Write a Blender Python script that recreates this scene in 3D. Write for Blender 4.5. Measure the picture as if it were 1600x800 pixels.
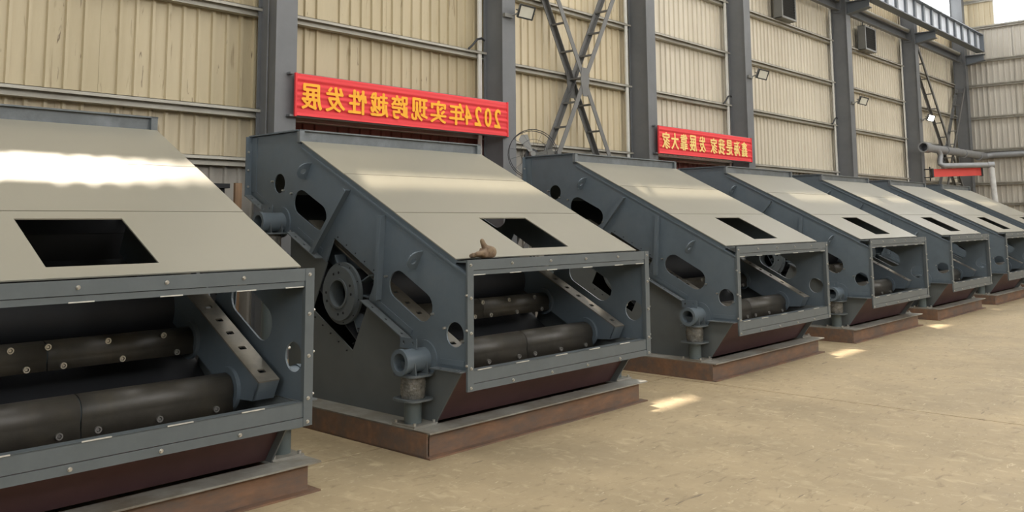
import bpy, bmesh, math, random
from mathutils import Vector, Matrix, geometry
random.seed(7)
scn = bpy.context.scene
C = scn.collection
for o in list(bpy.data.objects): bpy.data.objects.remove(o)

# ------------------------------------------------------------------ camera
F_PX, CY, YAW, PITCH, ROLL = 1365.28, 198.45, .8283, .1092, -.0076
fw = Vector((math.sin(YAW)*math.cos(PITCH), math.cos(YAW)*math.cos(PITCH), math.sin(PITCH)))
rt0 = Vector((math.cos(YAW), -math.sin(YAW), 0)); up0 = rt0.cross(fw)
rt = math.cos(ROLL)*rt0 + math.sin(ROLL)*up0
up = -math.sin(ROLL)*rt0 + math.cos(ROLL)*up0
cd = bpy.data.cameras.new('camera'); cam = bpy.data.objects.new('camera', cd); C.objects.link(cam)
mw = Matrix.Identity(4)
for i in range(3): mw[i][0], mw[i][1], mw[i][2] = rt[i], up[i], -fw[i]
mw[2][3] = 1.6
cam.matrix_world = mw
cd.sensor_fit = 'HORIZONTAL'; cd.sensor_width = 36; cd.lens = F_PX/1600*36
cd.shift_y = -(400-CY)/1600; cd.clip_end = 300
scn.camera = cam

# ------------------------------------------------------------------ light
world = bpy.data.worlds.new('sky'); scn.world = world; world.use_nodes = True
wn = world.node_tree.nodes['Background']
wn.inputs['Color'].default_value = (.75, .86, 1, 1); wn.inputs['Strength'].default_value = 1.2
sd = bpy.data.lights.new('sun', 'SUN'); sun = bpy.data.objects.new('sun', sd); C.objects.link(sun)
SUN_TO = Vector((.5, 1, 1.435)).normalized()
sun.rotation_euler = SUN_TO.to_track_quat('Z', 'Y').to_euler()
sun.location = (20, 30, 30)
sd.energy = 11; sd.angle = math.radians(.9); sd.color = (1, .86, .68)
SKYLIGHT_E, FRONTWIN_E, BACKWIN_E = 7.0, 5.0, 6.0
vs = scn.view_settings
vs.view_transform = 'Standard'; vs.look = 'None'; vs.exposure = 0; vs.gamma = 1; vs.use_curve_mapping = False
scn.display_settings.display_device = 'sRGB'
cy = scn.cycles
cy.use_denoising = True; cy.max_bounces = 8; cy.diffuse_bounces = 5; cy.glossy_bounces = 4
cy.sample_clamp_indirect = 4; cy.sample_clamp_direct = 8; cy.caustics_reflective = False; cy.caustics_refractive = False

# ------------------------------------------------------------------ materials
def lin(c):
    return tuple(((x/255)/12.92 if x/255 <= .04045 else ((x/255+.055)/1.055)**2.4) for x in c)
MATS = {}
def mat(name, rgb, rough=.5, metal=0., var=.12, scale=6., rgb2=None, patch=.55, patch_w=.12, bump=0., stretch=(1, 1, 1), spec=.5, rvar=.0, coat=0., world=False, bscale=None):
    m = bpy.data.materials.new(name); m.use_nodes = True; nt = m.node_tree; N = nt.nodes; L = nt.links
    b = N['Principled BSDF']
    tc = N.new('ShaderNodeTexCoord'); mp = N.new('ShaderNodeMapping'); mp.inputs['Scale'].default_value = stretch
    if world:
        g = N.new('ShaderNodeNewGeometry'); L.new(g.outputs['Position'], mp.inputs['Vector'])
    else:
        oi = N.new('ShaderNodeObjectInfo'); mul = N.new('ShaderNodeVectorMath'); mul.operation = 'ADD'
        sc_ = N.new('ShaderNodeMath'); sc_.operation = 'MULTIPLY'; sc_.inputs[1].default_value = 37.
        L.new(oi.outputs['Random'], sc_.inputs[0]); L.new(tc.outputs['Object'], mul.inputs[0]); L.new(sc_.outputs[0], mul.inputs[1])
        L.new(mul.outputs[0], mp.inputs['Vector'])
    n1 = N.new('ShaderNodeTexNoise'); n1.inputs['Scale'].default_value = scale; n1.inputs['Detail'].default_value = 8; n1.inputs['Roughness'].default_value = .62
    L.new(mp.outputs[0], n1.inputs['Vector'])
    c = lin(rgb)
    cr = N.new('ShaderNodeValToRGB'); e = cr.color_ramp.elements
    e[0].position = .3; e[1].position = .7
    e[0].color = tuple(x*(1-var) for x in c)+(1,); e[1].color = tuple(min(1, x*(1+var)) for x in c)+(1,)
    L.new(n1.outputs['Fac'], cr.inputs['Fac']); out = cr.outputs['Color']
    if rgb2 is not None:
        n2 = N.new('ShaderNodeTexNoise'); n2.inputs['Scale'].default_value = scale*.37; n2.inputs['Detail'].default_value = 10; n2.inputs['Roughness'].default_value = .7
        L.new(mp.outputs[0], n2.inputs['Vector'])
        r2 = N.new('ShaderNodeValToRGB'); e = r2.color_ramp.elements
        e[0].position = patch-patch_w; e[1].position = patch+patch_w; e[0].color = (0, 0, 0, 1); e[1].color = (1, 1, 1, 1)
        L.new(n2.outputs['Fac'], r2.inputs['Fac'])
        mx = N.new('ShaderNodeMix'); mx.data_type = 'RGBA'
        L.new(r2.outputs['Color'], mx.inputs[0]); L.new(out, mx.inputs[6]); mx.inputs[7].default_value = lin(rgb2)+(1,)
        out = mx.outputs[2]
    L.new(out, b.inputs['Base Color'])
    b.inputs['Roughness'].default_value = rough; b.inputs['Metallic'].default_value = metal
    b.inputs['Specular IOR Level'].default_value = spec
    if coat: b.inputs['Coat Weight'].default_value = coat; b.inputs['Coat Roughness'].default_value = .15
    if rvar:
        mr = N.new('ShaderNodeMapRange'); mr.inputs['To Min'].default_value = max(.05, rough-rvar); mr.inputs['To Max'].default_value = min(1, rough+rvar)
        L.new(n1.outputs['Fac'], mr.inputs['Value']); L.new(mr.outputs[0], b.inputs['Roughness'])
    if bump:
        bp = N.new('ShaderNodeBump'); bp.inputs['Strength'].default_value = bump; bp.inputs['Distance'].default_value = .02
        if bscale:
            n3 = N.new('ShaderNodeTexNoise'); n3.inputs['Scale'].default_value = bscale; n3.inputs['Detail'].default_value = 5
            L.new(mp.outputs[0], n3.inputs['Vector']); L.new(n3.outputs['Fac'], bp.inputs['Height'])
        else: L.new(n1.outputs['Fac'], bp.inputs['Height'])
        L.new(bp.outputs[0], b.inputs['Normal'])
    MATS[name] = m
    return m
def emit(name, rgb, s):
    m = bpy.data.materials.new(name); m.use_nodes = True; N = m.node_tree.nodes; L = m.node_tree.links
    e = N.new('ShaderNodeEmission'); e.inputs['Strength'].default_value = s
    # faintly uneven daylight panel
    tc = N.new('ShaderNodeTexCoord'); n = N.new('ShaderNodeTexNoise'); n.inputs['Scale'].default_value = .4
    L.new(tc.outputs['Object'], n.inputs['Vector'])
    cr = N.new('ShaderNodeValToRGB'); a = cr.color_ramp.elements
    a[0].color = tuple(x*.93 for x in rgb)+(1,); a[1].color = rgb+(1,)
    L.new(n.outputs['Fac'], cr.inputs['Fac']); L.new(cr.outputs['Color'], e.inputs['Color'])
    N.remove(N['Principled BSDF']); L.new(e.outputs[0], N['Material Output'].inputs['Surface'])
    MATS[name] = m
mat('side_paint', (93, 104, 112), .45, var=.07, scale=9, rgb2=(99, 108, 114), patch=.62, rvar=.06)
mat('lower_paint', (96, 101, 101), .5, var=.1, scale=4, rgb2=(70, 92, 88), patch=.66, patch_w=.05, rvar=.08)
mat('frame_paint', (90, 97, 100), .42, var=.06, scale=14, rgb2=(85, 92, 95), rvar=.05)
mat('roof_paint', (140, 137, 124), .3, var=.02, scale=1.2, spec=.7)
mat('rail_paint', (96, 102, 105), .35, var=.12, scale=10, rgb2=(120, 126, 130), patch=.6)
mat('rubber', (66, 63, 57), .42, var=.15, scale=12, rgb2=(80, 75, 64), patch=.6, bump=.1)
mat('bolt_steel', (190, 188, 182), .3, metal=.8, var=.1)
mat('weld', (205, 205, 198), .4, metal=.4, var=.2, scale=30)
mat('rust', (122, 92, 71), .7, var=.2, scale=6, rgb2=(98, 84, 75), patch=.5, patch_w=.1, bump=.15, stretch=(1, 3, 3))
mat('flange_grey', (138, 137, 130), .6, var=.15, scale=6, rgb2=(108, 100, 88), patch=.55)
mat('hopper_red', (94, 68, 70), .6, var=.1, scale=5, rgb2=(84, 62, 64))
mat('wear_steel', (132, 128, 118), .35, metal=.35, var=.15, scale=8, rgb2=(104, 102, 98))
mat('spring_wrap', (112, 110, 104), .25, var=.4, scale=20, bump=.9, bscale=26, rgb2=(70, 70, 66))
mat('teal_post', (86, 96, 97), .5, var=.1, scale=5, rgb2=(74, 102, 100), patch=.68)
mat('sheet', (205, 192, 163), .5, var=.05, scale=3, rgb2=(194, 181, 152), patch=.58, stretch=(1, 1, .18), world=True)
mat('sheet_near', (186, 173, 143), .5, var=.06, scale=3, rgb2=(174, 161, 130), patch=.58, stretch=(1, 1, .18), world=True)  # near bays: weaker light put into the base colour, besides the dirt
mat('sheet_pale', (206, 198, 180), .45, var=.05, scale=3, rgb2=(196, 187, 168), patch=.58, stretch=(1, 1, .18), world=True)  # far bays: stronger light put into a paler base colour
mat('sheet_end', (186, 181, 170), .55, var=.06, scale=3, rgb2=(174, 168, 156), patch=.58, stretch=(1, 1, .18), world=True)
mat('sheet_dirty', (182, 170, 144), .55, var=.12, scale=4, rgb2=(128, 116, 96), patch=.66, patch_w=.08, stretch=(2, 1, .25), world=True)
mat('sheet_grey', (150, 146, 138), .6, var=.1, scale=4, rgb2=(128, 122, 112), patch=.6, stretch=(1, 1, .3), world=True)
mat('sheet_red', (136, 84, 78), .6, var=.08, scale=4, rgb2=(122, 80, 76), stretch=(1, 1, .3), world=True)
mat('girt', (176, 173, 162), .5, metal=.1, var=.1, scale=8, rgb2=(150, 145, 134), stretch=(.3, 1, 1), world=True)
mat('column_paint', (106, 108, 110), .5, var=.06, scale=4, rgb2=(97, 100, 102), world=True)
mat('brace_paint', (104, 104, 102), .5, var=.08, scale=6)
mat('pale_trim', (222, 220, 212), .5, var=.06)
mat('crane_paint', (100, 106, 112), .5, var=.06)
mat('crane_web', (200, 206, 214), .5, var=.05)
mat('red_paint', (222, 70, 60), .45, var=.05)
mat('cloth_red', (226, 62, 66), .7, var=.05, scale=3, stretch=(.4, 1, 8), world=True)
mat('letter_gold', (250, 178, 40), .6, var=.04)
mat('letter_pale', (250, 214, 130), .5, var=.08)
mat('floor', (168, 151, 120), .6, var=.10, scale=1.3, rgb2=(140, 126, 100), patch=.57, patch_w=.12, bump=.3, bscale=7, world=True, stretch=(1, .7, 1), rvar=.1)
mat('floor_under', (52, 47, 40), .9, world=True)
mat('ceiling', (150, 150, 148), .7, var=.05, world=True)
mat('dull_wall', (150, 146, 138), .6, var=.08, scale=2, world=True)
mat('black_metal', (40, 42, 44), .5, var=.1)
mat('shaded_inner', (42, 44, 48), .7, var=.12, scale=5)  # shade inside the machine put into the colour of its inner plates
mat('dark_void', (22, 24, 28), .8, var=.1)
mat('lamp_grey', (118, 118, 114), .4, var=.08)
mat('glass_off', (206, 204, 190), .2, var=.05, coat=.3)
mat('pipe_grey', (140, 142, 144), .4, metal=.3, var=.08)
mat('duct_white', (196, 198, 198), .5, var=.08, scale=12)
mat('glove', (118, 100, 82), .9, var=.22, scale=30, rgb2=(150, 132, 104), patch=.6, bump=.4)
mat('wood', (128, 102, 76), .7, var=.2, scale=6, stretch=(6, 6, .6))
mat('white_paint', (112, 112, 108), .6, var=.06)
emit('skylight', (1, .98, .95), SKYLIGHT_E)
emit('daylight_front', (1, .98, .95), FRONTWIN_E)
emit('fill_left', (.95, .98, 1), 5.0)
emit('daylight_back', (.95, .98, 1), BACKWIN_E)
emit('lamp_glow', (1, .99, .95), 14)

def wear(name, layers):
    '''stains, scuffs and scratches with shapes of their own'''
    nt = MATS[name].node_tree; N = nt.nodes; L = nt.links; b = N['Principled BSDF']
    src = b.inputs['Base Color'].links[0].from_socket
    g = N.new('ShaderNodeNewGeometry')
    def layer(src, scale, st, lo, hi, col, rot=0, dist=0., detail=4):
        mp = N.new('ShaderNodeMapping'); mp.inputs['Scale'].default_value = st; mp.inputs['Rotation'].default_value = (0, 0, rot)
        L.new(g.outputs['Position'], mp.inputs['Vector'])
        n = N.new('ShaderNodeTexNoise'); n.inputs['Scale'].default_value = scale; n.inputs['Detail'].default_value = detail; n.inputs['Distortion'].default_value = dist
        L.new(mp.outputs[0], n.inputs['Vector'])
        cr = N.new('ShaderNodeValToRGB'); e = cr.color_ramp.elements; e[0].position = lo; e[1].position = hi
        e[0].color = (0, 0, 0, 1); e[1].color = (1, 1, 1, 1); L.new(n.outputs['Fac'], cr.inputs['Fac'])
        mx = N.new('ShaderNodeMix'); mx.data_type = 'RGBA'; L.new(cr.outputs['Color'], mx.inputs[0]); L.new(src, mx.inputs[6]); mx.inputs[7].default_value = lin(col)+(1,)
        return mx.outputs[2]
    for a in layers: src = layer(src, *a)
    L.new(src, b.inputs['Base Color'])
wear('floor', [
    (11, (1, .5, 1), .56, .80, (186, 170, 138), .5, 1.0, 6),
    (17, (.5, 1, 1), .58, .78, (132, 117, 92), -.4, 1.0, 6),
    (26, (.35, 1.2, 1), .64, .74, (194, 180, 150), .9, 1.6),
    (13, (.2, 1.6, 1), .67, .74, (118, 105, 85), .7, 1.4),
    (60, (1, 1, 1), .64, .82, (186, 173, 146), 0, .3),])
wear('sheet', [(5, (3, 1, .30), .66, .78, (150, 134, 104), 0, .6, 6), (11, (2.2, 1, .25), .70, .76, (104, 88, 66), 0, 1.0, 6)])
wear('sheet_near', [(5, (3, 1, .30), .64, .76, (138, 122, 92), 0, .6, 6), (11, (2.2, 1, .25), .68, .74, (96, 80, 60), 0, 1.0, 6)])
wear('sheet_dirty', [(6, (2.5, 1, .3), .60, .72, (110, 96, 76), 0, .8, 6)])

# ------------------------------------------------------------------ mesh helpers
class MB:
    def __init__(s): s.v = []; s.f = []; s.sm = []
    def add(s, vs, fs, smooth=False):
        k = len(s.v); s.v += [tuple(v) for v in vs]
        for f in fs: s.f.append(tuple(i+k for i in f)); s.sm.append(smooth)
        return s
    def box(s, x0, x1, y0, y1, z0, z1):
        return s.add([(x, y, z) for x in (x0, x1) for y in (y0, y1) for z in (z0, z1)],
                     [(0, 1, 3, 2), (4, 6, 7, 5), (0, 4, 5, 1), (2, 3, 7, 6), (0, 2, 6, 4), (1, 5, 7, 3)])
    def prism(s, outer, holes, O, U, V, W):
        """2-D polygon with holes laid out from O along U and V, thick along W"""
        O, U, V, W = map(Vector, (O, U, V, W)); loops = [list(outer)]+[list(h) for h in holes]
        flat = [p for l in loops for p in l]
        tris = geometry.tessellate_polygon([[Vector((p[0], p[1], 0)) for p in l] for l in loops])
        n = len(flat); A = [O+U*p[0]+V*p[1] for p in flat]; B = [a+W for a in A]
        fs = [tuple(t) for t in tris]+[tuple(n+i for i in reversed(t)) for t in tris]
        k = 0
        for l in loops:
            m = len(l)
            for i in range(m): a = k+i; b = k+(i+1) % m; fs.append((a, b, n+b, n+a))
            k += m
        return s.add(A+B, fs)
    def cyl(s, p0, p1, r0, r1=None, n=20, caps=True, inner=None):
        p0, p1 = Vector(p0), Vector(p1); r1 = r0 if r1 is None else r1
        d = (p1-p0).normalized(); a = d.orthogonal().normalized(); b = d.cross(a)
        cs = [(math.cos(2*math.pi*i/n), math.sin(2*math.pi*i/n)) for i in range(n)]
        ring = lambda p, r: [p+a*c*r+b*q*r for c, q in cs]
        if inner is None:
            s.add(ring(p0, r0)+ring(p1, r1), [(i, (i+1) % n, n+(i+1) % n, n+i) for i in range(n)], True)
            if caps: s.add(ring(p0, r0), [tuple(reversed(range(n)))]); s.add(ring(p1, r1), [tuple(range(n))])
        else:
            ri = inner
            s.add(ring(p0, r0)+ring(p1, r1), [(i, (i+1) % n, n+(i+1) % n, n+i) for i in range(n)], True)
            s.add(ring(p0, ri)+ring(p1, ri), [(i, n+i, n+(i+1) % n, (i+1) % n) for i in range(n)], True)
            for p, R, fl in ((p0, r0, 0), (p1, r1, 1)):
                s.add(ring(p, R)+ring(p, ri), [(i, n+i, n+(i+1) % n, (i+1) % n) if not fl else (i, (i+1) % n, n+(i+1) % n, n+i) for i in range(n)])
        return s
    def tube(s, pts, r, n=10):
        pts = [Vector(p) for p in pts]; rings = []; prev = None
        for i, p in enumerate(pts):
            d = (pts[min(i+1, len(pts)-1)]-pts[max(i-1, 0)]).normalized()
            a = d.orthogonal().normalized() if prev is None else (prev-d*prev.dot(d)).normalized()
            prev = a; b = d.cross(a); rings += [p+a*math.cos(2*math.pi*k/n)*r+b*math.sin(2*math.pi*k/n)*r for k in range(n)]
        fs = [(i*n+k, i*n+(k+1) % n, (i+1)*n+(k+1) % n, (i+1)*n+k) for i in range(len(pts)-1) for k in range(n)]
        s.add(rings, fs, True)
        s.add(rings[:n], [tuple(reversed(range(n)))]); s.add(rings[-n:], [tuple(range(n))])
        return s
    def beam(s, p0, p1, a, b, ref=(0, 1, 0)):
        """rectangular bar from p0 to p1, a wide across ref-normal, b deep along ref"""
        p0, p1 = Vector(p0), Vector(p1); d = (p1-p0).normalized(); r = Vector(ref); r = (r-d*r.dot(d)).normalized(); q = d.cross(r)
        P = [p+q*i*a/2+r*j*b/2 for p in (p0, p1) for i, j in ((-1, -1), (1, -1), (1, 1), (-1, 1))]
        return s.add(P, [(0, 3, 2, 1), (4, 5, 6, 7), (0, 1, 5, 4), (1, 2, 6, 5), (2, 3, 7, 6), (3, 0, 4, 7)])
    def mesh(s, name, m, mirror=False):
        me = bpy.data.meshes.new(name)
        vs = [(-x, y, z) for x, y, z in s.v] if mirror else s.v
        me.from_pydata(vs, [], s.f)
        me.polygons.foreach_set('use_smooth', s.sm)
        bm = bmesh.new(); bm.from_mesh(me); bmesh.ops.recalc_face_normals(bm, faces=bm.faces); bm.to_mesh(me); bm.free()
        me.materials.append(MATS[m]); return me
    def build(s, name, m, parent=None, mirror=False):
        return link(name, s.mesh(name, m, mirror), parent)
def link(name, me, parent=None, loc=None):
    o = bpy.data.objects.new(name, me); C.objects.link(o)
    if parent is not None: o.parent = parent
    if loc is not None: o.location = loc
    return o
def empty(name, loc=(0, 0, 0)):
    o = bpy.data.objects.new(name, None); C.objects.link(o); o.location = loc; o.empty_display_size = .1; return o
def tag(o, label, cat, group=None, kind=None):
    o['label'] = label; o['category'] = cat
    if group: o['group'] = group
    if kind: o['kind'] = kind
    return o
def struct(o, label=None):
    o['kind'] = 'structure'
    if label: o['label'] = label
    return o
def circle(cx, cy_, r, n=24): return [(cx+r*math.cos(2*math.pi*i/n), cy_+r*math.sin(2*math.pi*i/n)) for i in range(n)]
def stadium(a, b, r, n=10):
    ang = math.atan2(b[1]-a[1], b[0]-a[0]); P = []
    for i in range(n+1): t = ang-math.pi/2+math.pi*i/n; P.append((b[0]+r*math.cos(t), b[1]+r*math.sin(t)))
    for i in range(n+1): t = ang+math.pi/2+math.pi*i/n; P.append((a[0]+r*math.cos(t), a[1]+r*math.sin(t)))
    return P
def rrect(x0, x1, y0, y1, r, n=5):
    P = []
    for cx, cy_, a0 in ((x1-r, y1-r, 0), (x0+r, y1-r, 90), (x0+r, y0+r, 180), (x1-r, y0+r, 270)):
        for i in range(n+1): t = math.radians(a0+90*i/n); P.append((cx+r*math.cos(t), cy_+r*math.sin(t)))
    return P
X_, Y_, Z_ = (1, 0, 0), (0, 1, 0), (0, 0, 1)

# ------------------------------------------------------------------ setting
YW, XE, ZC = 9.75, 35.5, 10.6          # back wall sheet plane, end wall plane, ceiling
XL, YF = -14., -11.
SLIT0, SLIT1 = 7.58, 7.84              # open ventilation slit along the back wall
COLS = [5.93, 9.97, 14.0, 17.93, 23.87, 29.5, 35.0]

floor = struct(empty('floor'), 'beige worn concrete workshop floor with saw-cut joints')
xs = [XL, -4, 7.87, 20, XE+.2]; ys = [YF, -6.9, 5.09, YW+.2]
for i in range(len(xs)-1):
    for j in range(len(ys)-1):
        MB().box(xs[i]+.009, xs[i+1]-.009, ys[j]+.009, ys[j+1]-.009, -.12, 0).build('slab', 'floor', floor)
MB().box(XL, XE+.2, YF, YW+.2, -.2, -.03).build('joint_bed', 'floor_under', floor)

def sheet(x0, x1, z0, z1, yo=0., horizontal_axis='x', phase=0.):
    """trapezoid-ribbed steel sheet, ribs towards the room, as a thin folded plate"""
    pitch = .1875; prof = [(x0, 0)]
    k = math.ceil((x0-phase)/pitch)
    while True:
        c = phase+k*pitch; k += 1
        if c+.032 >= x1: break
        if c-.032 <= x0: continue
        prof += [(c-.027, 0), (c-.017, -.032), (c+.017, -.032), (c+.027, 0)]
    prof.append((x1, 0)); n = len(prof)
    prof2 = prof+[(x, y+.003) for x, y in reversed(prof)]
    m = MB(); N = len(prof2)
    f = (lambda x, y, z: (x, YW+yo+y, z)) if horizontal_axis == 'x' else (lambda x, y, z: (XE+yo+y, x, z))
    P = [f(x, y, z0) for x, y in prof2]+[f(x, y, z1) for x, y in prof2]
    return m.add(P, [(i, (i+1) % N, N+(i+1) % N, N+i) for i in range(N)])
wall = struct(empty('wall_back'), 'beige ribbed steel sheet wall with horizontal girts behind the machines')
bounds = [XL]+COLS[:-1]+[XE]
bounds[1:1] = [-2.1, 1.9]
LOW = {2: 'sheet_red', 4: 'sheet_red'}
GZ = {0: (3.03, 4.30, 5.45, 6.62)}
for b in range(len(bounds)-1):
    a0, a1 = bounds[b], bounds[b+1]; w = .9375
    n = max(1, round((a1-a0)/w)); bay = b-2          # bay 0 ends at the first column in view
    for i in range(n):
        x0, x1 = a0+(a1-a0)*i/n, a0+(a1-a0)*(i+1)/n; yo = .004*(i % 2)
        zg = 3.0 if bay <= 1 else 2.93
        if bay <= 0:
            sheet(x0, x1+.012, 2.38, zg, yo).build('wall_sheet', 'sheet_dirty', wall)
            sheet(x0, x1+.012, 0, 2.385, yo-.03).build('wall_sheet', 'sheet_grey', wall)
        else:
            sheet(x0, x1+.012, 0, zg, yo).build('wall_sheet', 'sheet_red' if bay in (1, 3) else 'sheet_grey', wall)
        sheet(x0, x1+.012, zg-.02, SLIT0, yo+.006).build('wall_sheet', 'sheet_near' if bay <= 1 else ('sheet' if bay == 2 else 'sheet_pale'), wall)
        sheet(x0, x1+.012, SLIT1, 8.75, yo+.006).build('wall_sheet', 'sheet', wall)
    # girts: cold-formed channels seen as a top lip, web and bottom lip
    zs = (3.03, 4.31, 5.45) if bay <= 1 else (2.93, 4.22, 5.42, 6.60)
    if bay <= 0: zs = zs+(2.42,)
    for z in zs:
        MB().box(a0+.02, a1-.02, 9.585, 9.592, z-.04, z).box(a0+.02, a1-.02, 9.585, 9.72, z-.006, z).box(a0+.02, a1-.02, 9.66, 9.668, z-.105, z-.006).box(a0+.02, a1-.02, 9.61, 9.72, z-.111, z-.105).build('girt', 'girt', wall)
MB().box(XL, XE, YW-.05, YW+.03, 8.72, 8.84).box(XL, XE, YW-.01, YW+.03, 10.2, ZC).build('window_header', 'sheet', wall)
MB().box(5.2, 6.45, YW-.005, YW+.01, SLIT0-.05, SLIT1+.05).build('slit_sun_block', 'sheet', wall)  # added plate, blocks the sun patch between the first two machines
# added pale strip beside each column, standing in for daylight reflected there
for k, xc in enumerate(COLS[1:6]):
    MB().box(xc-.275, xc-.205, 9.60, 9.63, 0, SLIT0-.05).build('glint_strip', 'pale_trim', wall)
for b in range(len(bounds)-1):
    if bounds[b] < 23:
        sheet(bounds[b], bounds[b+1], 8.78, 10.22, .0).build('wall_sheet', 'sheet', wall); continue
    w = struct(empty('window_%d' % (b+1), ((bounds[b]+bounds[b+1])/2, YW, 9.5)), 'clerestory glazing high in the back wall')
    h = (bounds[b+1]-bounds[b])/2; n = max(2, round(h*2/1.3))
    for i in range(n):
        x0, x1 = -h+2*h*i/n, -h+2*h*(i+1)/n
        MB().box(x0+.03, x1-.03, .01, .02, -.7, .7).build('pane', 'daylight_back', w)
        MB().box(x1-.03, x1+.03, -.02, .04, -.7, .7).build('mullion', 'pale_trim', w)
# end wall with girts and a bright window
ewall = struct(empty('wall_right'), 'beige ribbed sheet end wall with horizontal girts at the far end')
WY0, WY1 = 2.2, 8.29
y = YF
while y < YW-.01:
    y1 = min(y+.9375, YW+.05)
    if y1 > YW-.3: y1 = YW+.05
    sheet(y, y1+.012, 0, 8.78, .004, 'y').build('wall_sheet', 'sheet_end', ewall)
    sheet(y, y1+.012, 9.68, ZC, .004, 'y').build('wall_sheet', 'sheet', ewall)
    y = y1
for a, b_ in ((YF, WY0), (WY1, YW+.05)): sheet(a, b_, 8.76, 9.70, .008, 'y').build('wall_sheet', 'sheet', ewall)
for z in (2.2, 2.95, 4.17, 5.38, 6.58, 7.5, 8.74, 9.76):
    MB().box(XE-.17, XE-.163, YF, 9.55, z-.035, z).box(XE-.17, XE-.03, YF, 9.55, z-.006, z).box(XE-.09, XE-.082, YF, 9.55, z-.1, z-.006).box(XE-.14, XE-.03, YF, 9.55, z-.106, z-.1).build('girt', 'girt', ewall)
w = struct(empty('window_20', (XE, (WY0+WY1)/2, 9.23)), 'overexposed bright window high in the far end wall')
hw = (WY1-WY0)/2
for i in range(4):
    a, b_ = -hw+2*hw*i/4, -hw+2*hw*(i+1)/4
    MB().box(.0, .01, a+.01, b_-.01, -.43, .43).build('pane', 'daylight_back', w)
    MB().box(-.03, .03, b_-.015, b_+.015, -.45, .45).build('mullion', 'pale_trim', w)
# unseen shell of the hall
lw = struct(empty('wall_left'))
MB().box(XL-.1, XL, YF, YW+.2, 0, 3.5).box(XL-.1, XL, YF, YW+.2, 8, ZC).box(XL-.1, XL, YF, -8, 3.5, 8).box(XL-.1, XL, 6, YW+.2, 3.5, 8).build('cladding', 'dull_wall', lw)
w = struct(empty('window_22', (XL, -1, 5.75)))  # added glowing panes, out of view, to brighten the machines' left sides
for i in range(7):
    MB().box(-.06, -.05, -7+2*i+.04, -5+2*i-.04, -2.25, 2.25).build('pane', 'fill_left', w)
    MB().box(-.1, 0, -7+2*i-.04, -7+2*i+.04, -2.25, 2.25).build('mullion', 'pale_trim', w)
fwl = struct(empty('wall_front'))
MB().box(XL, XE+.2, YF-.1, YF, 0, 6.4).build('lower_cladding', 'dull_wall', fwl)
MB().box(XL, XE+.2, YF-.1, YF, 10.2, ZC).build('upper_cladding', 'dull_wall', fwl)
w = struct(empty('window_21', (10, YF, 8.3)))
for i in range(12):
    MB().box(-24+4.14*i+.05, -24+4.14*(i+1)-.05, -.08, -.06, -1.92, 1.92).build('pane', 'daylight_front', w)
    MB().box(-24+4.14*i-.06, -24+4.14*i+.06, -.1, .0, -1.92, 1.92).build('mullion', 'pale_trim', w)
ceil = struct(empty('ceiling'))
SKY = [(x, x+1.5) for x in (1., 7., 13., 19., 25., 31.)]
edges = sorted([XL, XE+.2]+[e for s_ in SKY for e in s_])
for i in range(0, len(edges), 2): MB().box(edges[i], edges[i+1], YF, YW+.2, ZC, ZC+.1).build('roof_panel', 'ceiling', ceil)
for x0, x1 in SKY:
    MB().box(x0, x1, YF, -10, ZC, ZC+.1).box(x0, x1, 8.5, YW+.2, ZC, ZC+.1).build('roof_panel', 'ceiling', ceil)
    MB().box(x0, x1, -10, 8.5, ZC+.02, ZC+.05).build('skylight_panel', 'skylight', ceil)

# columns
LABC = ['dark grey steel column nearest the camera, behind the far end of the second machine',
        'dark grey steel column with a floodlight, between the long red banner and the crossed ladder brace',
        'dark grey steel column between the crossed brace and the short red banner',
        'dark grey steel column with floodlight where the short red banner ends',
        'dark grey steel column carrying the near end of the crane beam, floodlight at mid height',
        'dark grey steel column beside the lit lamp and the grey extraction pipes',
        'dark grey corner column where the back wall meets the far end wall']
for k, xc in enumerate(COLS):
    c = tag(empty('steel_column', (xc, 9.2, 0)), LABC[k], 'column', 'columns along the back wall', 'structure')
    MB().box(-.15, .15, 0, .016, 0, 10.4).build('front_flange', 'column_paint', c)
    MB().box(-.15, .15, .404, .42, 0, 10.4).build('back_flange', 'column_paint', c)
    MB().box(-.108, -.096, .016, .404, 0, 10.4).build('web', 'column_paint', c)
    if k == 0: MB().cyl((-.14, .2, 0), (-.14, .2, 10), .012, n=8).build('conduit', 'column_paint', c)
    if k in (4, 5, 6):
        MB().prism([(-.60, 7.40), (0, 7.28), (0, 7.66), (-.60, 7.60)], [], (-.008, 0, 0), Y_, Z_, (.016, 0, 0)).box(-.13, .13, -.62, 0, 7.60, 7.62).build('crane_bracket', 'crane_paint', c)
        MB().prism([(-.62, 7.39), (0, 7.27), (0, 7.285), (-.62, 7.405)], [], (-.13, 0, 0), Y_, Z_, (.26, 0, 0)).build('bracket_flange', 'crane_paint', c)
# crane runway beam
cb = tag(empty('crane_beam', (28, 8.6, 7.62)), 'dark crane runway beam with pale web panels high on brackets, red conductor rail along it', 'beam')
B0, B1 = -8.5, 6.6
MB().box(B0, B1, -.14, .14, 0, .03).build('bottom_flange', 'crane_paint', cb)
MB().box(B0, B1, -.14, .14, .62, .65).build('top_flange', 'crane_paint', cb)
x = B0
while x < B1-.1:
    x1 = min(x+.80, B1); MB().box(x+.07, x1-.07, -.004, .004, .03, .62).build('web_panel', 'crane_web', cb)
    MB().box(x-.07, x+.07, -.07, .07, .03, .62).build('stiffener', 'crane_paint', cb); x += .80
MB().box(B1-.06, B1, -.14, .14, 0, .65).build('end_plate', 'crane_paint', cb)
MB().box(B0, B1, -.03, .03, .65, .72).build('rail', 'pipe_grey', cb)
MB().box(B0, B1, .1, .12, .72, .75).build('conductor_strip', 'red_paint', cb)
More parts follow.
